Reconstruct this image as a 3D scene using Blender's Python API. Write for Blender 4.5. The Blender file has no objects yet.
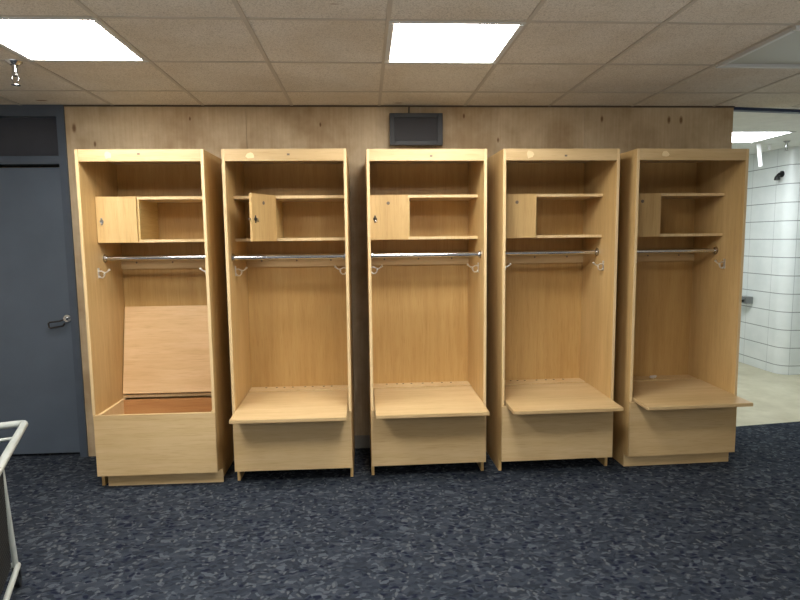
import bpy, bmesh, math, random
from mathutils import Vector, Matrix
random.seed(7)
SC = bpy.context.scene
COL = SC.collection
PI = math.pi

# ------------------------------------------------------------------ helpers
def lin(c):
    return tuple(((v/255)/12.92 if v/255 <= .04045 else ((v/255+.055)/1.055)**2.4) for v in c) + (1,)

class MB:
    """collects shapes into one mesh"""
    def __init__(s): s.bm = bmesh.new()
    def box(s, x0, x1, y0, y1, z0, z1, bev=0, seg=2, mtx=None, mi=0):
        t = bmesh.new()
        vs = [t.verts.new((x, y, z)) for x in (x0, x1) for y in (y0, y1) for z in (z0, z1)]
        for f in ((0,1,3,2),(4,6,7,5),(0,4,5,1),(2,3,7,6),(0,2,6,4),(1,5,7,3)):
            t.faces.new([vs[i] for i in f])
        if bev: bmesh.ops.bevel(t, geom=t.edges[:], offset=bev, segments=seg, profile=.5, affect='EDGES')
        s._add(t, mtx, mi); return s
    def prism(s, pts, a0, a1, axis=0, bev=0, mtx=None, mi=0):
        """outline pts in the two other axes, extruded along axis"""
        t = bmesh.new()
        def P(a, p):
            q = list(p); q.insert(axis, a); return q
        A = [t.verts.new(P(a0, p)) for p in pts]; B = [t.verts.new(P(a1, p)) for p in pts]
        n = len(pts); t.faces.new(A); t.faces.new(B[::-1])
        for i in range(n): t.faces.new((A[i], B[i], B[(i+1) % n], A[(i+1) % n]))
        if bev: bmesh.ops.bevel(t, geom=t.edges[:], offset=bev, segments=1, affect='EDGES')
        s._add(t, mtx, mi); return s
    def tube(s, pts, r, n=12, mtx=None, cap=True, mi=0):
        t = bmesh.new(); pts = [Vector(p) for p in pts]; rings = []
        rs = r if isinstance(r, (list, tuple)) else [r]*len(pts)
        prev = None
        for i, p in enumerate(pts):
            if i == 0: d = pts[1]-p
            elif i == len(pts)-1: d = p-pts[i-1]
            else: d = (pts[i+1]-p).normalized()+(p-pts[i-1]).normalized()
            d.normalize()
            if prev is None:
                a = Vector((0,0,1)) if abs(d.z) < .9 else Vector((1,0,0))
                e = d.cross(a).normalized()
            else:
                e = (prev-d*prev.dot(d)).normalized()
            prev = e; g = d.cross(e)
            rings.append([t.verts.new(p+(e*math.cos(2*PI*k/n)+g*math.sin(2*PI*k/n))*rs[i]) for k in range(n)])
        for a, b in zip(rings, rings[1:]):
            for k in range(n): t.faces.new((a[k], a[(k+1) % n], b[(k+1) % n], b[k]))
        if cap: t.faces.new(rings[0][::-1]); t.faces.new(rings[-1])
        s._add(t, mtx, mi); return s
    def lathe(s, prof, mtx=None, n=20, mi=0):
        """profile of (radius, height) turned about z"""
        t = bmesh.new(); rings = [[t.verts.new((r*math.cos(2*PI*k/n), r*math.sin(2*PI*k/n), z)) for k in range(n)] for r, z in prof]
        for a, b in zip(rings, rings[1:]):
            for k in range(n): t.faces.new((a[k], a[(k+1) % n], b[(k+1) % n], b[k]))
        t.faces.new(rings[0][::-1]); t.faces.new(rings[-1])
        s._add(t, mtx, mi); return s
    def _add(s, t, mtx, mi):
        if mtx is not None: bmesh.ops.transform(t, matrix=mtx, verts=t.verts[:])
        bmesh.ops.recalc_face_normals(t, faces=t.faces[:])
        for f in t.faces: f.material_index = mi
        me = bpy.data.meshes.new('tmp'); t.to_mesh(me); t.free(); s.bm.from_mesh(me); bpy.data.meshes.remove(me)
    def build(s, name, mats, parent=None, smooth=False, loc=None):
        me = bpy.data.meshes.new(name); s.bm.to_mesh(me); s.bm.free()
        for m in (mats if isinstance(mats, (list, tuple)) else [mats]): me.materials.append(m)
        if smooth:
            me.shade_smooth()
            try: me.set_sharp_from_angle(angle=math.radians(40))
            except Exception: pass
        o = bpy.data.objects.new(name, me); COL.objects.link(o)
        if loc: o.location = loc
        if parent: o.parent = parent
        return o

def tag(o, label=None, cat=None, group=None, kind=None):
    if label: o['label'] = label
    if cat: o['category'] = cat
    if group: o['group'] = group
    if kind: o['kind'] = kind
    return o
def thing(name, loc, rz, label, cat, group=None):
    o = bpy.data.objects.new(name, None); COL.objects.link(o)
    o.location = loc; o.rotation_euler = (0, 0, rz); o.empty_display_size = .1
    return tag(o, label, cat, group)
def struct(o): return tag(o, kind='structure')
def T(x, y, z): return Matrix.Translation((x, y, z))
def R(a, ax): return Matrix.Rotation(a, 4, ax)

# ------------------------------------------------------------------ materials
class NT:
    def __init__(s, name):
        s.m = bpy.data.materials.new(name); s.m.use_nodes = True
        s.t = s.m.node_tree; s.b = s.t.nodes['Principled BSDF']
    def n(s, typ, **kw):
        nd = s.t.nodes.new(typ)
        for k, v in kw.items():
            if k in nd.inputs: nd.inputs[k].default_value = v
            else: setattr(nd, k, v)
        return nd
    def l(s, a, b): s.t.links.new(a, b)
    def coords(s, scale=(1,1,1), rot=(0,0,0), rnd=True):
        tc = s.n('ShaderNodeTexCoord'); mp = s.n('ShaderNodeMapping')
        mp.inputs['Scale'].default_value = scale; mp.inputs['Rotation'].default_value = rot
        if rnd:
            oi = s.n('ShaderNodeObjectInfo'); mu = s.n('ShaderNodeMath', operation='MULTIPLY'); mu.inputs[1].default_value = 37.
            s.l(oi.outputs['Random'], mu.inputs[0])
            ad = s.n('ShaderNodeVectorMath', operation='ADD'); s.l(tc.outputs['Object'], ad.inputs[0]); s.l(mu.outputs[0], ad.inputs[1])
            s.l(ad.outputs[0], mp.inputs['Vector'])
        else: s.l(tc.outputs['Object'], mp.inputs['Vector'])
        return mp.outputs[0]
    def noise(s, vec, scale, detail=4, rough=.55, dist=0):
        nd = s.n('ShaderNodeTexNoise'); nd.inputs['Scale'].default_value = scale; nd.inputs['Detail'].default_value = detail
        nd.inputs['Roughness'].default_value = rough; nd.inputs['Distortion'].default_value = dist
        s.l(vec, nd.inputs['Vector']); return nd.outputs['Fac']
    def ramp(s, fac, stops, interp='LINEAR'):
        r = s.n('ShaderNodeValToRGB'); e = r.color_ramp.elements; r.color_ramp.interpolation = interp
        while len(e) < len(stops): e.new(.5)
        for q, (p, c) in zip(e, stops): q.position = p; q.color = c if len(c) == 4 else lin(c)
        s.l(fac, r.inputs[0]); return r.outputs[0]
    def mix(s, fac, a, b, mode='MIX'):
        m = s.n('ShaderNodeMix', data_type='RGBA', blend_type=mode)
        for sock, v in ((m.inputs[0], fac), (m.inputs[6], a), (m.inputs[7], b)):
            if hasattr(v, 'is_linked') or hasattr(v, 'links'): s.l(v, sock)
            else: sock.default_value = v
        return m.outputs[2]
    def bump(s, h, strength=.2, dist=.002):
        b = s.n('ShaderNodeBump'); b.inputs['Strength'].default_value = strength; b.inputs['Distance'].default_value = dist
        s.l(h, b.inputs['Height']); s.l(b.outputs[0], s.b.inputs['Normal'])
    def out(s, col, rough=.5, metal=0, spec=None):
        if isinstance(col, tuple): s.b.inputs['Base Color'].default_value = col
        else: s.l(col, s.b.inputs['Base Color'])
        s.b.inputs['Roughness'].default_value = rough; s.b.inputs['Metallic'].default_value = metal
        if spec is not None: s.b.inputs['Specular IOR Level'].default_value = spec
        return s.m

def plain(name, c, rough=.5, metal=0, spec=None, var=0):
    k = NT(name)
    if not var: return k.out(lin(c), rough, metal, spec)
    v = k.coords((1,1,1)); f = k.noise(v, 9, 5)
    return k.out(k.ramp(f, [(.3, tuple(max(0, x-var) for x in c)), (.7, tuple(min(255, x+var) for x in c))]), rough, metal, spec)

def maple(name, axis, dark, mid, light, rough=.42):
    k = NT(name)
    sc = [26, 26, 26]; sc[axis] = 1.6
    v = k.coords(tuple(sc)); f = k.noise(v, 1.0, 6, .62, .4)
    c = k.ramp(f, [(.25, dark), (.5, mid), (.78, light)])
    sc2 = [3.2, 3.2, 3.2]; sc2[axis] = 1.1
    f2 = k.noise(k.coords(tuple(sc2)), 1.0, 3, .5)
    tone = k.ramp(f2, [(.3, (236, 230, 220)), (.7, (255, 255, 255))])
    sc3 = [190, 190, 190]; sc3[axis] = 9
    f3 = k.noise(k.coords(tuple(sc3)), 1.0, 2, .5)
    fle = k.ramp(f3, [(.32, (214, 196, 170)), (.46, (255, 255, 255))])
    c = k.mix(1.0, c, tone, 'MULTIPLY'); c = k.mix(.3, c, fle, 'MULTIPLY')
    return k.out(c, rough, 0, .4)
M = {}
M['maple_v'] = maple('maple_vertical_grain', 2, (194, 163, 110), (206, 175, 121), (216, 187, 134))
M['maple_h'] = maple('maple_horizontal_grain', 0, (200, 173, 126), (208, 182, 137), (216, 192, 149))
M['maple_d'] = maple('maple_depth_grain', 1, (198, 171, 112), (211, 185, 126), (220, 196, 140))
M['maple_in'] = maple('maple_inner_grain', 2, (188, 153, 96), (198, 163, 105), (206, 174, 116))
M['maple_pale'] = maple('maple_pale_sealed', 0, (214, 178, 130), (226, 192, 146), (234, 204, 162))
M['edge'] = maple('maple_edge_band', 2, (216, 190, 142), (224, 199, 153), (231, 208, 165))
M['raw'] = maple('raw_board', 0, (176, 124, 76), (190, 138, 86), (202, 152, 98), .7)
M['chrome'] = plain('chrome', (205, 208, 212), .16, 1)
M['nickel'] = plain('bright_nickel', (238, 238, 236), .3, .85)
M['steel'] = plain('dull_steel', (150, 152, 152), .35, 1)
M['black_plastic'] = plain('black_plastic', (18, 19, 20), .35)
M['hole'] = plain('drilled_hole', (38, 26, 16), .9)
M['residue'] = plain('glue_residue', (228, 206, 160), .7, var=6)
M['mark'] = plain('scuff_mark', (112, 98, 84), .6)
M['paper'] = plain('white_paper', (235, 232, 232), .8)

# plywood wall
k = NT('plywood_wall')
v = k.coords((1,1,1), rnd=False)
fig = k.noise(k.coords((4, 1, 2.2), rnd=False), 1.0, 8, .62, 1.0)
c = k.ramp(fig, [(.25, (196, 177, 146)), (.5, (206, 188, 157)), (.75, (216, 200, 170))])
bl = k.ramp(k.noise(v, 2.2, 5, .6), [(.34, (214, 204, 192)), (.6, (255, 255, 255))])
c = k.mix(1.0, c, bl, 'MULTIPLY')
tc = k.n('ShaderNodeTexCoord')
for kx, kz, kr in ((2.229, 2.393, .030), (2.32, 2.393, .032), (1.729, 2.40, .026), (.968, 2.252, .02), (-1.985, 2.337, .035), (-1.852, 2.229, .022), (-.30, 2.36, .018), (.72, 2.42, .02), (-1.2, 2.40, .016)):
    q = k.n('ShaderNodeVectorMath', operation='SUBTRACT'); q.inputs[1].default_value = (kx, 0, kz); k.l(tc.outputs['Object'], q.inputs[0])
    q2 = k.n('ShaderNodeVectorMath', operation='MULTIPLY'); q2.inputs[1].default_value = (2.0/kr, 0, .9/kr); k.l(q.outputs[0], q2.inputs[0])
    q3 = k.n('ShaderNodeVectorMath', operation='LENGTH'); k.l(q2.outputs[0], q3.inputs[0])
    c = k.mix(.8, c, k.ramp(q3.outputs['Value'], [(.0, (104, 72, 44)), (.45, (150, 112, 74)), (1.0, (255, 255, 255))]), 'MULTIPLY')
st = k.ramp(k.noise(k.coords((60, 1, 3), rnd=False), 1, 3), [(.35, (222, 210, 194)), (.6, (255, 255, 255))])
M['plywood'] = k.out(k.mix(.3, c, st, 'MULTIPLY'), .6, 0, .3)

# carpet
k = NT('patterned_carpet')
v0 = k.coords((1, 1, 1), rnd=False)
wn = k.n('ShaderNodeTexNoise'); wn.inputs['Scale'].default_value = 14; wn.inputs['Detail'].default_value = 2
k.l(v0, wn.inputs['Vector'])
wa = k.n('ShaderNodeVectorMath', operation='MULTIPLY_ADD'); wa.inputs[1].default_value = (.07, .07, 0)
k.l(wn.outputs['Color'], wa.inputs[0]); k.l(v0, wa.inputs[2])
def vor(scale, str_=(1, 1, 1)):
    mp = k.n('ShaderNodeMapping'); mp.inputs['Scale'].default_value = str_; k.l(wa.outputs[0], mp.inputs['Vector'])
    q = k.n('ShaderNodeTexVoronoi'); q.inputs['Scale'].default_value = scale; q.inputs['Randomness'].default_value = 1; scale *= 1.0; q.inputs['Scale'].default_value = scale*1.35
    k.l(mp.outputs[0], q.inputs['Vector'])
    sp = k.n('ShaderNodeSeparateColor'); k.l(q.outputs['Color'], sp.inputs[0]); return sp.outputs[0], q.outputs['Distance']
a, _ = vor(36, (.8, 1.2, 1))
c = k.ramp(a, [(.0, (42, 48, 57)), (.3, (52, 59, 70)), (.55, (65, 73, 84)), (.75, (49, 55, 64)), (.92, (86, 93, 102))], 'LINEAR')
b, bd = vor(26, (1.1, .8, 1))
leaf = k.ramp(b, [(0, (0, 0, 0)), (.70, (0, 0, 0)), (.74, (255, 255, 255))], 'CONSTANT')
lm = k.ramp(bd, [(.25, (255, 255, 255)), (.42, (0, 0, 0))])
lf = k.mix(1, leaf, lm, 'MULTIPLY')
c = k.mix(lf, c, lin((96, 101, 106)))
b2, bd2 = vor(22, (.8, 1.3, 1))
dk = k.ramp(b2, [(0, (255, 255, 255)), (.42, (0, 0, 0))], 'CONSTANT')
dm = k.mix(1, dk, k.ramp(bd2, [(.25, (255, 255, 255)), (.5, (0, 0, 0))]), 'MULTIPLY')
c = k.mix(dm, c, lin((26, 31, 50)))
fz = k.noise(v0, 420, 3, .7)
c = k.mix(.8, c, k.ramp(fz, [(.3, (150, 150, 150)), (.7, (255, 255, 255))]), 'MULTIPLY')
k.bump(fz, .5, .004)
M['carpet'] = k.out(c, .95, 0, .1)

# ceiling tile
k = NT('ceiling_tile')
v = k.coords(rnd=False)
sp = k.noise(v, 170, 3, .8)
c = k.ramp(sp, [(.36, (178, 172, 160)), (.5, (222, 217, 206)), (.7, (230, 226, 216))])
sb = k.ramp(k.noise(v, 1.4, 4, .6), [(.3, (236, 230, 220)), (.65, (255, 255, 255))])
c = k.mix(1, c, sb, 'MULTIPLY')
vo = k.n('ShaderNodeTexVoronoi'); vo.inputs['Scale'].default_value = 1.9; k.l(k.coords((.7, 1.7, 1), rnd=False), vo.inputs['Vector'])
c = k.mix(.8, c, k.ramp(vo.outputs['Distance'], [(.0, (110, 82, 50)), (.04, (150, 118, 80)), (.06, (255, 255, 255))]), 'MULTIPLY')
k.bump(sp, .4, .002)
M['tile'] = k.out(c, .95, 0, .1)
M['tbar'] = plain('ceiling_grid_paint', (182, 174, 160), .6)
M['pale_ceiling'] = plain('pale_ceiling', (226, 228, 224), .8, var=5)
M['trofferframe'] = plain('troffer_frame', (196, 198, 196), .4)
def emis(name, c, s):
    k = NT(name); k.b.inputs['Base Color'].default_value = (.8, .8, .8, 1)
    k.b.inputs['Emission Color'].default_value = c; k.b.inputs['Emission Strength'].default_value = s
    return k.m
LIGHT = 28.0
M['lit'] = emis('lit_diffuser', (1.0, .955, .90, 1), LIGHT)
M['lit_cool'] = emis('lit_diffuser_cool', (.93, .985, 1.0, 1), 20.0)
k = NT('unlit_diffuser'); k.b.inputs['Transmission Weight'].default_value = .0
M['unlit'] = k.out(lin((168, 172, 162)), .4)

k = NT('door_paint'); v = k.coords((1,1,1), rnd=False); f = k.noise(v, 3, 5)
c = k.ramp(f, [(.3, (79, 90, 103)), (.7, (87, 98, 112))]); k.bump(k.noise(v, 220, 2), .12, .001)
M['door'] = k.out(c, .45)
M['frame'] = plain('door_frame_paint', (72, 82, 95), .4, var=3)
M['transom'] = plain('transom_paint', (54, 57, 66), .5, var=3)
M['blue'] = plain('navy_head_paint', (34, 52, 84), .45)
M['base'] = plain('grey_rubber_base', (148, 146, 140), .5, var=5)
M['wall_paint'] = plain('cream_wall_paint', (206, 198, 182), .7, var=4)

# painted block wall: stack bond 400 x 200 mm
def blocks(name, horiz):
    k = NT(name); tc = k.n('ShaderNodeTexCoord'); s = k.n('ShaderNodeSeparateXYZ'); k.l(tc.outputs['Object'], s.inputs[0])
    def line(sock, period, off, w):
        a = k.n('ShaderNodeMath', operation='ADD'); a.inputs[1].default_value = off; k.l(sock, a.inputs[0])
        p = k.n('ShaderNodeMath', operation='PINGPONG'); p.inputs[1].default_value = period/2; k.l(a.outputs[0], p.inputs[0])
        q = k.n('ShaderNodeMath', operation='LESS_THAN'); q.inputs[1].default_value = w; k.l(p.outputs[0], q.inputs[0]); return q.outputs[0]
    hz = line(s.outputs['Z'], .2, .1, .004)
    vt = line(s.outputs[horiz], .4, .13, .0025)
    mp = k.n('ShaderNodeMath', operation='MULTIPLY'); mp.inputs[1].default_value = .55; k.l(vt, mp.inputs[0])
    mx = k.n('ShaderNodeMath', operation='MAXIMUM'); k.l(hz, mx.inputs[0]); k.l(mp.outputs[0], mx.inputs[1])
    f = k.noise(tc.outputs['Object'], 5, 5)
    c = k.ramp(f, [(.3, (222, 228, 228)), (.7, (234, 238, 238))])
    c = k.mix(mx.outputs[0], c, lin((132, 138, 140)))
    return k.out(c, .3)
M['block_y'] = blocks('white_block_along_y', 'Y'); M['block_x'] = blocks('white_block_along_x', 'X')
k = NT('bare_concrete'); v = k.coords(rnd=False)
c = k.ramp(k.noise(v, 3.5, 7, .65), [(.3, (172, 166, 140)), (.7, (200, 195, 172))]); M['concrete'] = k.out(c, .45)

# ------------------------------------------------------------------ the setting
WY = 4.215; HC = 2.491; GX = -1.1042; TS = .61; ROW2 = 3.8216
XL, XR, YB, YF0 = -3.35, 4.15, -0.7, 0.9
WEND = 2.715
# floor: carpet ends on a slightly skewed line at the opening
b = MB(); b.prism([(XL, YF0), (XR, YF0), (XR, 4.565), (2.85, 4.40), (2.70, 4.38), (XL, 4.38)], -.05, 0, axis=2)
struct(b.build('floor', M['carpet']))
b = MB(); b.prism([(1.2, 4.38), (2.70, 4.38), (2.85, 4.40), (XR, 4.565), (5.5, 4.565), (5.5, 7.75), (1.2, 7.75)], -.05, -.002, axis=2)
struct(b.build('floor', M['concrete']))
b = MB(); b.box(XL, XR, YB, 4.25, HC, HC+.05)
struct(b.build('ceiling', M['tile']))
b = MB(); b.prism([(1.2, 4.25), (5.5, 4.25), (5.5, 7.75), (1.2, 7.75)], HC, HC+.05, axis=2)
struct(b.build('ceiling', M['pale_ceiling']))
# ceiling grid bars
b = MB()
for i in range(-3, 9):
    x = GX+i*TS
    b.box(x-.010, x+.010, YB, WY, HC-.004, HC+.001)
for j in range(-1, 12):
    y = ROW2-j*TS
    if y > WY or y < YB: continue
    b.box(XL, XR, y-.009, y+.009, HC-.0035, HC+.001)
struct(b.build('trim_1', M['tbar']))
# back wall in plywood sheets, 3 mm joints over a backing
b = MB(); xs = [-2.043, -.815, .405, 1.60, WEND]
for x0, x1 in zip(xs, xs[1:]): b.box(x0+.0012, x1-.0012, WY, WY+.02, 0, HC)
b.box(-2.043, WEND-.001, WY+.012, WY+.155, 0, HC)
b.box(XL, -3.07, WY, WY+.155, 0, HC)
b.box(XL, -2.0, WY+.155, WY+.18, 0, HC)  # unseen panel behind the door, added to block world light leaking through
struct(b.build('wall_back', M['plywood']))
b = MB(); b.box(-1.72, WEND, WY-.006, WY, 0, .095, .002)
b.box(-1.72, WEND, WY-.014, WY, 0, .012)
struct(b.build('baseboard_back', M['base']))
b = MB(); b.box(XL-.1, XL, YB, WY+.155, 0, HC); struct(b.build('wall_left', M['wall_paint']))
b = MB(); b.box(XR, XR+.1, YB, 4.565, 0, HC); struct(b.build('wall_right', M['wall_paint']))
b = MB(); b.box(-2.04, WEND, WY-.012, WY, HC-.010, HC-.0005); struct(b.build('shadow_trim', plain('wall_angle_shadow', (86, 72, 58), .6)))  # dark strip painted in for the shadow line under the ceiling
# head of the opening to the tiled room
b = MB(); b.prism([(WEND, 4.232), (XR, 4.438), (XR, 4.485), (WEND, 4.279)], HC-.022, HC, axis=2)
struct(b.build('trim_2', M['blue']))
# tiled shower room walls
b = MB(); b.box(4.57, 4.70, 6.17, 7.75, 0, HC)
struct(b.build('wall_tiled_left', M['block_y']))
b = MB()
arc = [(4.57+.13-.13*math.cos(a), 6.17-.13*math.sin(a)) for a in [PI/2*i/10 for i in range(11)]]
b.prism(arc+[(5.5, 6.04), (5.5, 6.17)], 0, HC, axis=2)
struct(b.build('wall_tiled_front', M['block_x']))
b = MB(); b.box(1.2, 4.57, 7.65, 7.75, 0, HC); b.box(1.1, 1.2, 4.37, 7.75, 0, HC); b.box(5.5, 5.6, 4.4, 6.1, 0, HC); b.box(4.25, 5.5, 4.47, 4.565, 0, HC)
struct(b.build('wall_tiled_back', M['block_x']))

# door with frame and transom
D = struct(bpy.data.objects.new('door_1', None)); COL.objects.link(D); D.location = (-2.54, WY, 0)
b = MB(); JX0, JX1 = -3.07, -2.043
def lx(x): return x+2.54
b.box(lx(JX1-.052), lx(JX1), -.012, .155, 0, HC); b.box(lx(JX0), lx(JX0+.052), -.012, .155, 0, HC)
b.box(lx(JX0+.052), lx(JX1-.052), -.012, .155, HC-.075, HC)
b.box(lx(JX0+.052), lx(JX1-.052), -.012, .155, 2.095, 2.148)
b.box(lx(JX1-.07), lx(JX1-.052), .085, .155, 0, 2.095); b.box(lx(JX0+.052), lx(JX0+.07), .085, .155, 0, 2.095)
struct(b.build('door_frame', M['frame'], D))
b = MB(); b.box(lx(JX0+.056), lx(JX1-.056), .035, .08, .02, 2.075, .002)
leaf = struct(b.build('door_leaf', M['door'], D))
b = MB(); b.box(lx(JX0+.052), lx(JX1-.052), .06, .10, 2.148, HC-.075)
struct(b.build('transom_panel', M['transom'], D))
b = MB()
hx, hz = lx(-2.135), 1.015
b.lathe([(.030, 0), (.030, .006), (.026, .012), (.012, .014), (.011, .05)], T(hx, .035, hz) @ R(PI/2, 'X'))
struct(b.build('door_knob', M['chrome'], leaf, True))
b = MB(); b.tube([(hx, -.008, hz), (hx-.03, -.016, hz-.014), (hx-.10, -.016, hz-.020), (hx-.112, -.016, hz-.030), (hx-.108, -.016, hz-.056), (hx-.098, -.016, hz-.062), (hx-.012, -.016, hz-.048), (hx-.002, -.010, hz-.030)], .006, 10)
struct(b.build('door_lever', plain('dark_bronze', (74, 70, 68), .35, .8), leaf, True))

# ------------------------------------------------------------------ ceiling lights
def troffer(x0, y0, w, d, lit, label, group, name='ceiling_light', mat=None, z=HC):
    t = thing(name, (x0+w/2, y0+d/2, z), 0, label, 'ceiling light', group)
    b = MB(); f = .032
    for (a0, a1, c0, c1) in ((-w/2, w/2, -d/2, -d/2+f), (-w/2, w/2, d/2-f, d/2), (-w/2, -w/2+f, -d/2+f, d/2-f), (w/2-f, w/2, -d/2+f, d/2-f)):
        b.box(a0+.004, a1-.004, c0+.004, c1-.004, -.006 if lit else -.020, -.0005, .0015)
    b.build('light_frame', M['trofferframe'], t)
    b = MB(); b.box(-w/2+f, w/2-f, -d/2+f, d/2-f, -.0035, -.0005)
    b.build('diffuser', mat or (M['lit'] if lit else M['unlit']), t)
    return t
YF = ROW2-2*TS
gA = 'square ceiling lights of the locker room'
troffer(GX-TS, YF, TS, TS, True, 'lit square ceiling light on the left, beside the sprinkler head', gA)
troffer(GX+2*TS, YF, TS, TS, True, 'lit square ceiling light in front of the small black wall screen', gA)
troffer(GX+5*TS, YF, TS, TS, False, 'unlit grey square ceiling light at the right edge', gA)
for cx in (-1, 2):
    troffer(GX+cx*TS, YF-2*TS, TS, TS, True, 'lit square ceiling light just out of the picture, over the carpet', 'square ceiling lights just out of the picture')
troffer(2.74, 5.20, 1.22, .62, True, 'long lit ceiling light in the white tiled room', None, mat=M['lit_cool'])

# ------------------------------------------------------------------ lockers
W, H, DP, t = .751, 2.1034, .545, .019
def hook(side, parent):
    """double-prong coat hook on a side panel"""
    b = MB(); s = 1 if side == 0 else -1; u0 = t if side == 0 else W-t; v, z = .165, 1.358
    X = lambda a: u0+s*a
    x0, x1 = sorted((X(0), X(.004)))
    b.box(x0, x1, v-.011, v+.011, z-.032, z+.034, .0015)
    b.tube([(X(.003), v, z+.012), (X(.02), v-.004, z+.014), (X(.038), v-.008, z+.006), (X(.052), v-.010, z+.004), (X(.064), v-.012, z+.012), (X(.072), v-.012, z+.020)], [.0055, .005, .0045, .0045, .005, .006], 10)
    b.lathe([(.001, -.008), (.006, -.005), (.008, 0), (.006, .005), (.001, .008)], T(X(.073), v-.012, z+.021), 10)
    b.tube([(X(.003), v, z-.018), (X(.014), v-.004, z-.028), (X(.028), v-.008, z-.028), (X(.038), v-.009, z-.018), (X(.041), v-.009, z-.008)], [.0055, .005, .0045, .0045, .005], 10)
    b.lathe([(.001, -.007), (.006, -.004), (.007, 0), (.006, .004), (.001, .007)], T(X(.041), v-.009, z-.005), 10)
    return b.build('coat_hook', M['nickel'], parent, True)

def locker(i, x, y, rz, label, rv=.262, door_angle=0, lid_open=False, toe=False, lock=True, residue=(), marks=(), seat_dx=0, tab=True, toe_u=(.0, .751)):
    L = thing('locker', (x, y, 0), rz, label, 'locker', 'open maple lockers along the plywood wall')
    prof = [(0, .484 if lid_open else .464), (.0098, .484 if lid_open else .464), (.0098, .088), (.065, .088), (.065, 0), (DP, 0), (DP, H), (0, H)]
    for u0 in (0, W-t):
        b = MB(); b.prism(prof, u0, u0+t, axis=0, bev=.001)
        sp = b.build('side_panel', M['maple_v'], L)
        b = MB(); b.box(u0+.0008, u0+t-.0008, -.0012, .001, .485 if lid_open else .465, H-.001)
        b.build('edge_band', M['edge'], sp)
    b = MB(); b.box(t, W-t, .019, DP-.012, H-.021, H-.002); b.build('top_panel', M['maple_h'], L)
    b = MB(); b.box(t, W-t, 0, .019, 2.032, H, .001); hd = b.build('header_rail', M['maple_h'], L)
    for (u, z, w, h) in residue:
        b = MB(); n = 9
        pts = [(u+w/2*math.cos(2*PI*q/n)*random.uniform(.7, 1.1), z+h/2*math.sin(2*PI*q/n)*random.uniform(.6, 1.15)) for q in range(n)]
        b.prism(pts, -.0012, .0005, axis=1); b.build('glue_residue', M['residue'], hd)
    for (u, z) in marks:
        b = MB(); b.box(u-.008, u+.008, -.001, .0005, z-.005, z+.006); b.build('scuff_mark', M['mark'], hd)
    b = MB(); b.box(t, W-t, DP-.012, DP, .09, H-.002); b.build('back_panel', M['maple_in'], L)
    # cubby
    SV = .199
    for z in (1.548, 1.820):
        b = MB(); b.box(t, W-t, SV, DP-.012, z, z+.019); sh = b.build('shelf', M['maple_h'], L)
        b = MB(); b.box(t, W-t, SV-.001, SV+.001, z+.0008, z+.0182); b.build('edge_band', M['edge'], sh)
    b = MB(); b.box(.262, .281, SV, DP-.012, 1.567, 1.820); b.build('divider', M['maple_d'], L)
    dw = .248
    pv = bpy.data.objects.new('cubby_door', None)
    b = MB(); b.box(-dw, 0, -.019, 0, 1.549, 1.838, .0012)
    cd = b.build('cubby_door', M['maple_v'], L); cd.location = (.270, SV-.0015, 0); cd.rotation_euler = (0, 0, door_angle)
    bpy.data.objects.remove(pv)
    for z in (1.60, 1.785):
        b = MB(); b.tube([(-.006, .002, z-.022), (-.006, .002, z+.022)], .0035, 10)
        b.build('hinge', M['steel'], cd, True)
    if lock:
        b = MB(); b.lathe([(.0125, 0), (.0125, .003), (.010, .005), (.009, .008)], T(-dw+.031, -.019, 1.683) @ R(PI/2, 'X'), 16)
        b.box(-dw+.026, -dw+.036, -.022, -.0185, 1.660, 1.706, .001)
        lk = b.build('lock', M['black_plastic'] if i else M['steel'], cd, True)
        b = MB(); b.box(-dw+.0295, -dw+.0325, -.040, -.026, 1.672, 1.690, .001, mtx=None); b.tube([(-dw+.031, -.027, 1.672), (-dw+.046, -.030, 1.670)], .0035, 8)
        b.build('key', M['chrome'], lk) if False else b.build('lock_tab', M['chrome'], cd)
        b = MB(); b.box(-dw-.018, -dw+.004, -.008, -.004, 1.676, 1.690, .001) if door_angle else b.box(-dw+.002, -dw+.03, -.0005, .003, 1.676, 1.690)
        b.build('lock_bolt', M['steel'], cd)
    if tab:
        b = MB(); b.lathe([(.011, 0), (.011, .0012), (.008, .0016)], T(-dw+.118, -.019, 1.785) @ R(PI/2, 'X'), 16)
        b.build('round_tab', M['mark'], cd, True)
    # rod and hooks
    b = MB(); b.tube([(t+.002, rv, 1.448), (W-t-.002, rv, 1.448)], .0145, 18); rod = b.build('hanging_rod', M['chrome'], L, True)
    for u, s in ((t, 1), (W-t, -1)):
        b = MB(); b.lathe([(.027, 0), (.027, .004), (.020, .007), (.019, .016)], T(u, rv, 1.448) @ R(s*PI/2, 'Y'), 20)
        b.build('rod_flange', M['chrome'], rod, True)
    hook(0, L); hook(1, L)
    b = MB(); b.box(t, W-t, DP-.031, DP-.012, 1.366, 1.456, .001); cl = b.build('back_rail', M['maple_h'], L)
    for u in (.125, .37, .61):
        b = MB(); b.lathe([(.006, 0), (.006, .0015), (.003, .002)], T(u, DP-.031, 1.410) @ R(PI/2, 'X'), 12); b.build('screw', M['mark'], cl)
    # bench box
    b = MB(); b.box(.008 if i == 0 else .002, W-.001, -.0095, .0092, .0905, .482 if lid_open else .462, .0012); b.build('front_panel', M['maple_h'], L)
    b = MB(); b.box(t, W-t, .0095, DP-.012, .0905, .1095); b.build('bottom_panel', M['maple_h'], L)
    for u0 in (t, W-t-.018):
        b = MB(); b.box(u0, u0+.018, .0095, .41, .11, .4765 if lid_open else .461); b.build('box_liner', M['edge'], L)
    b = MB(); b.box(t+.018, W-t-.018, .372, .39, .11, .472); b.build('box_back', M['raw'], L)
    b = MB(); b.box(t, W-t, .416, DP-.012, .478, .4995, .001); sr = b.build('seat_rail', M['edge'], L)
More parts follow.
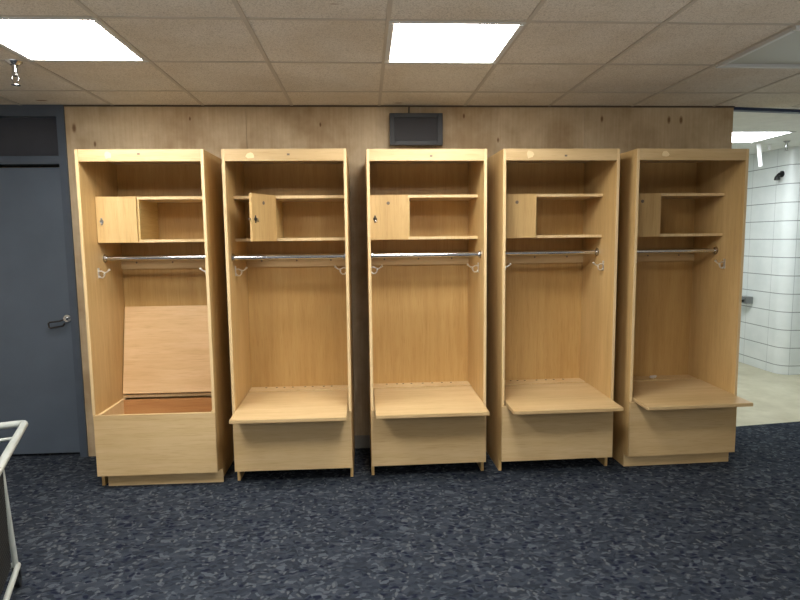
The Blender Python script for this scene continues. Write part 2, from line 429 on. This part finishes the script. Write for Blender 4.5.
    for u in () if i == 4 else (.13, .20, .255, .31, .40, .46, .53, .60):
        b = MB(); b.lathe([(.0075, 0), (.0075, .0008)], T(u+random.uniform(-.008, .008), .507, .4993), 14); b.build('vent_hole', M['hole'], sr)
    ln = .606 if lid_open else .575
    b = MB(); b.box(t+.005, W-t-.005, -ln, -.001, -.0235, 0, .003)
    st = b.build('bench_seat', M['maple_pale'] if lid_open else M['maple_h'], L); st.location = (seat_dx, .388, .4995)
    st.rotation_euler = (math.radians(1.65), 0, 0)
    if lid_open:
        st.rotation_euler = (-math.radians(101.3), 0, 0); st.location = (0, .4195, .504)
    if toe:
        b = MB(); b.box(toe_u[0], toe_u[1], .052, .0645, 0, .0855, .001); b.build('toe_kick', M['maple_h'], L)
    return L
pos = [(-1.7114, 3.6177, 0), (-.8552, 3.619, -.0038), (.0169, 3.6297, .0121), (.8678, 3.6321, .0176), (1.7256, 3.640, .031)]
locker(0, *pos[0], 'tall maple locker with its bench lid lifted open, nearest the grey door', lid_open=True, toe=True, residue=[(.19, 2.07, .05, .05)], marks=[(.37, 2.075)], toe_u=(.045, .769), tab=False)
locker(1, *pos[1], 'tall maple locker with its small cubby door swung half open', door_angle=math.radians(63.5), rv=.085, residue=[(.17, 2.065, .06, .045)], marks=[(.40, 2.07)], seat_dx=-.002)
locker(2, *pos[2], 'tall maple locker standing directly below the small black wall screen', rv=.095, marks=[(.40, 2.06)], seat_dx=.004)
locker(3, *pos[3], 'tall maple locker, second from the right end, toe space open beneath it', lock=False, residue=[(.17, 2.068, .05, .05)], marks=[(.40, 2.06)], seat_dx=.006)
L5 = locker(4, *pos[4], 'tall maple locker at the right end of the row, beside the white tiled room', lock=False, toe=True, residue=[(.19, 2.068, .06, .04)], seat_dx=.006)

# paper scrap on the right-hand seat
def crumple(name, loc, rx, ry, rz_, mat, seed):
    rnd = random.Random(seed); bm = bmesh.new(); bmesh.ops.create_icosphere(bm, subdivisions=2, radius=1)
    for v in bm.verts:
        k_ = rnd.uniform(.65, 1.1); v.co = Vector((v.co.x*rx*k_, v.co.y*ry*k_, v.co.z*rz_*k_))
    zm = min(v.co.z for v in bm.verts)
    for v in bm.verts: v.co.z -= zm
    me = bpy.data.meshes.new(name); bm.to_mesh(me); bm.free(); me.materials.append(mat)
    o = bpy.data.objects.new(name, me); COL.objects.link(o); o.location = loc; return o
o = crumple('paper_scrap', (2.125, 4.113, .5005), .040, .020, .011, M['paper'], 3); o.rotation_euler = (0, 0, .5)
tag(o, 'small crumpled white paper scrap on the seat of the right-end locker', 'paper')

# ------------------------------------------------------------------ small black wall screen
S = thing('wall_screen', (.371, WY, 2.205), 0, 'small black screen mounted on the plywood wall over the middle locker', 'screen')
b = MB(); w, h = .372, .218
for a in ((-w/2, -w/2+.036, 0, h), (w/2-.036, w/2, 0, h), (-w/2+.036, w/2-.036, 0, .032), (-w/2+.036, w/2-.036, h-.030, h)):
    b.box(a[0], a[1], -.085, -.045, a[2], a[3], .002)
b.box(-w/2+.01, w/2-.01, -.048, -.03, .01, h-.01, .003)
b.build('bezel', plain('screen_bezel', (10, 14, 18), .5), S)
b = MB(); b.box(-w/2+.036, w/2-.036, -.076, -.05, .032, h-.030); b.build('display', plain('dark_display', (24, 22, 27), .6), S)
b = MB(); b.box(-.06, .06, -.03, 0, .06, .16, .002); b.build('wall_bracket', M['black_plastic'], S)
b = MB(); b.tube([(-.045, -.02, h-.05), (-.045, -.008, h-.01), (-.045, -.006, h+.03), (-.043, -.006, HC-2.205-.002)], .005, 8); b.build('cable', M['black_plastic'], S, True)

# ------------------------------------------------------------------ sprinkler heads
def sprinkler(loc, label, mat, s=1):
    P = thing('sprinkler_head', loc, 0, label, 'sprinkler')
    b = MB(); b.lathe([(.040*s, -.001), (.038*s, -.006*s), (.022*s, -.018*s), (.020*s, -.02*s)], None, 20); b.build('escutcheon', mat, P, True)
    b = MB(); b.tube([(0, 0, -.018*s), (0, 0, -.06*s)], .012*s, 12); b.lathe([(.017*s, -.075*s), (.017*s, -.055*s)], None, 6)
    b.build('body', mat, P, True)
    b = MB()
    for q in (-1, 1): b.tube([(q*.012*s, 0, -.075*s), (q*.017*s, 0, -.09*s), (q*.006*s, 0, -.112*s), (0, 0, -.116*s)], .0035*s, 8)
    b.build('yoke', mat, P, True)
    b = MB(); b.lathe([(.004*s, -.115*s), (.022*s, -.119*s), (.022*s, -.121*s), (.004*s, -.121*s)], None, 16); b.build('deflector', mat, P, True)
sprinkler((-1.797, 3.225, HC), 'chrome sprinkler head hanging beside the left lit ceiling light', M['chrome'])
sprinkler((4.27, 5.74, HC), 'grey sprinkler head on the ceiling of the white tiled room', M['steel'], .8)

# ------------------------------------------------------------------ tiled room fittings
b = MB(); b.box(-.020, .020, -.005, .005, -.235, 0, .002, mtx=T(4.072, 5.88, HC-.003) @ R(math.radians(-8), 'Y'))
tag(b.build('hanging_strip', plain('white_strip', (246, 246, 246), .4)), 'bright white strip hanging below the long ceiling light of the tiled room', 'strip')
b = MB(); b.box(-.014, .014, -.004, .004, -.06, 0, .002, mtx=T(4.222, 5.93, HC-.001))
tag(b.build('hanging_tag', plain('white_tag', (240, 240, 240), .4)), 'small white tag on the tiled room ceiling right of the hanging strip', 'tag')
S = thing('shower_head', (4.57, 6.185, 2.21), 0, 'small black shower head high on the white block wall', 'shower head')
b = MB(); b.lathe([(.035, 0), (.035, .012), (.02, .02)], R(-PI/2, 'Y'), 16); b.build('wall_flange', M['black_plastic'], S, True)
b = MB(); b.tube([(-.015, 0, 0), (-.035, 0, .004), (-.052, 0, -.012), (-.056, 0, -.03)], .013, 10); b.build('arm', M['black_plastic'], S, True)
b = MB(); b.lathe([(.016, .02), (.026, 0), (.030, -.02), (.028, -.03)], T(-.056, 0, -.035), 16); b.build('spray_head', M['black_plastic'], S, True)
S = thing('soap_dispenser', (4.57, 6.62, .74), 0, 'chrome push dispenser fixed low on the white block wall behind the right-end locker', 'dispenser')
b = MB(); b.box(-.09, 0, -.07, .07, 0, .085, .008); b.build('housing', M['steel'], S)
b = MB(); b.box(-.12, -.09, -.03, .03, .02, .045, .004); b.build('push_lever', M['black_plastic'], S)

# ------------------------------------------------------------------ tube cart, left foreground
ang = math.atan2(-.735, .290)
Cc = thing('tube_cart', (-1.865, 3.183, 0), ang, 'low pale grey metal tube cart with dark mesh sides, cut by the left edge', 'cart')
# local x runs along the near rail toward the viewer, local y to its left side away from the lockers is negative
Z = .58; LN = 1.25; WD = -.62
def rrect(x0, x1, y0, y1, z, r=.05, n=6):
    P = []
    for cx, cy, a0 in ((x1-r, y1-r, 0), (x0+r, y1-r, PI/2), (x0+r, y0+r, PI), (x1-r, y0+r, 1.5*PI)):
        for q in range(n+1): P.append((cx+r*math.cos(a0+PI/2*q/n), cy+r*math.sin(a0+PI/2*q/n), z))
    P.append(P[0]); return P
cm = plain('cart_paint', (176, 184, 180), .35, var=6)
b = MB(); b.tube(rrect(0, LN, WD, 0, Z, .03), .019, 12); b.build('top_rim', cm, Cc, True)
b = MB(); b.tube([(.20, WD+.01, Z-.02), (.20, -.01, Z-.02)], .009, 10); b.tube([(.20, -.085, Z-.02), (LN-.05, -.075, Z-.02)], .009, 10); b.build('inner_rail', cm, Cc, True)
b = MB(); b.tube(rrect(.64, LN-.02, WD+.03, .03, .10, .015), .012, 12); b.build('bottom_rail', cm, Cc, True)
for x, y in ((.65, .022), (LN-.03, .022), (.65, WD+.032), (LN-.03, WD+.032)):
    b = MB(); b.tube([(x, y, .085), (x+(.015 if x < 1 else -.02), y-(.022 if y > 0 else 0), Z-.005)], .0115, 10); b.build('leg', cm, Cc, True)
    b = MB(); b.tube([(x, y-.012, .036), (x, y+.012, .036)], .035, 18); b.box(x-.012, x+.012, y-.016, y+.016, .045, .095, .002); b.build('caster', M['black_plastic'], Cc, True)
k = NT('dark_mesh'); M['mesh'] = k.out(lin((34, 36, 36)), .8)
b = MB()
for q in range(24):
    z = .12+q*.0185
    b.tube([(.675, .006, z), (LN-.04, .006, z)], .003, 6)
for q in range(28):
    x = .68+q*.019; b.tube([(x, .006, .11), (x, .006, Z-.01)], .003, 6)
for q in range(24):
    z = .12+q*.0185; b.tube([(.668, .0, z), (.668, WD+.04, z)], .003, 6)
for q in range(28):
    y = -.005-q*.0205; b.tube([(.668, y, .11), (.668, y, Z-.01)], .003, 6)
b.build('mesh_side', M['mesh'], Cc)

# ------------------------------------------------------------------ camera
f, pitch, roll, yaw, hh = 579.2141, .1054, -.0115, .0588, 1.5542
cy, sy, cp, sp, cr, sr = math.cos(yaw), math.sin(yaw), math.cos(pitch), math.sin(pitch), math.cos(roll), math.sin(roll)
fw = Vector((sy*cp, cy*cp, -sp)); rt = Vector((cy, -sy, 0)); up = rt.cross(fw)
rt2 = cr*rt+sr*up; up2 = -sr*rt+cr*up
cam = bpy.data.cameras.new('camera'); co = bpy.data.objects.new('camera', cam); COL.objects.link(co)
cam.sensor_fit = 'HORIZONTAL'; cam.sensor_width = 36; cam.lens = f/800*36; cam.clip_start = .02
m = Matrix.Identity(4)
for r in range(3): m[r][0] = rt2[r]; m[r][1] = up2[r]; m[r][2] = -fw[r]; m[r][3] = (0, 0, hh)[r]
co.matrix_world = m; SC.camera = co

w = bpy.data.worlds.new('world'); SC.world = w; w.use_nodes = True
wt = w.node_tree; bg = wt.nodes['Background']
tc = wt.nodes.new('ShaderNodeTexCoord'); sx = wt.nodes.new('ShaderNodeSeparateXYZ'); wt.links.new(tc.outputs['Generated'], sx.inputs[0])
ma = wt.nodes.new('ShaderNodeMath'); ma.operation = 'MULTIPLY_ADD'; ma.inputs[1].default_value = .5; ma.inputs[2].default_value = .5
wt.links.new(sx.outputs['Z'], ma.inputs[0])
cr_ = wt.nodes.new('ShaderNodeValToRGB'); e = cr_.color_ramp.elements
stops = [(.25, .55), (.40, .05), (.57, .06), (.65, .66), (.75, .66), (.85, .2)]      # invented fill light: upward for the ceiling, dim level, low band for locker fronts
while len(e) < len(stops): e.new(.5)
for q, (p_, v_) in zip(e, stops): q.position = p_; q.color = (v_, v_, v_, 1)
wt.links.new(ma.outputs[0], cr_.inputs[0])
mu = wt.nodes.new('ShaderNodeMath'); mu.operation = 'MULTIPLY'; mu.inputs[1].default_value = 1.85
wt.links.new(cr_.outputs[0], mu.inputs[0]); wt.links.new(mu.outputs[0], bg.inputs[1])
bg.inputs[0].default_value = (1.0, .975, .94, 1)
vs = SC.view_settings; vs.view_transform = 'Standard'; vs.look = 'None'; vs.gamma = 1; vs.use_curve_mapping = False
vs.exposure = 0.3
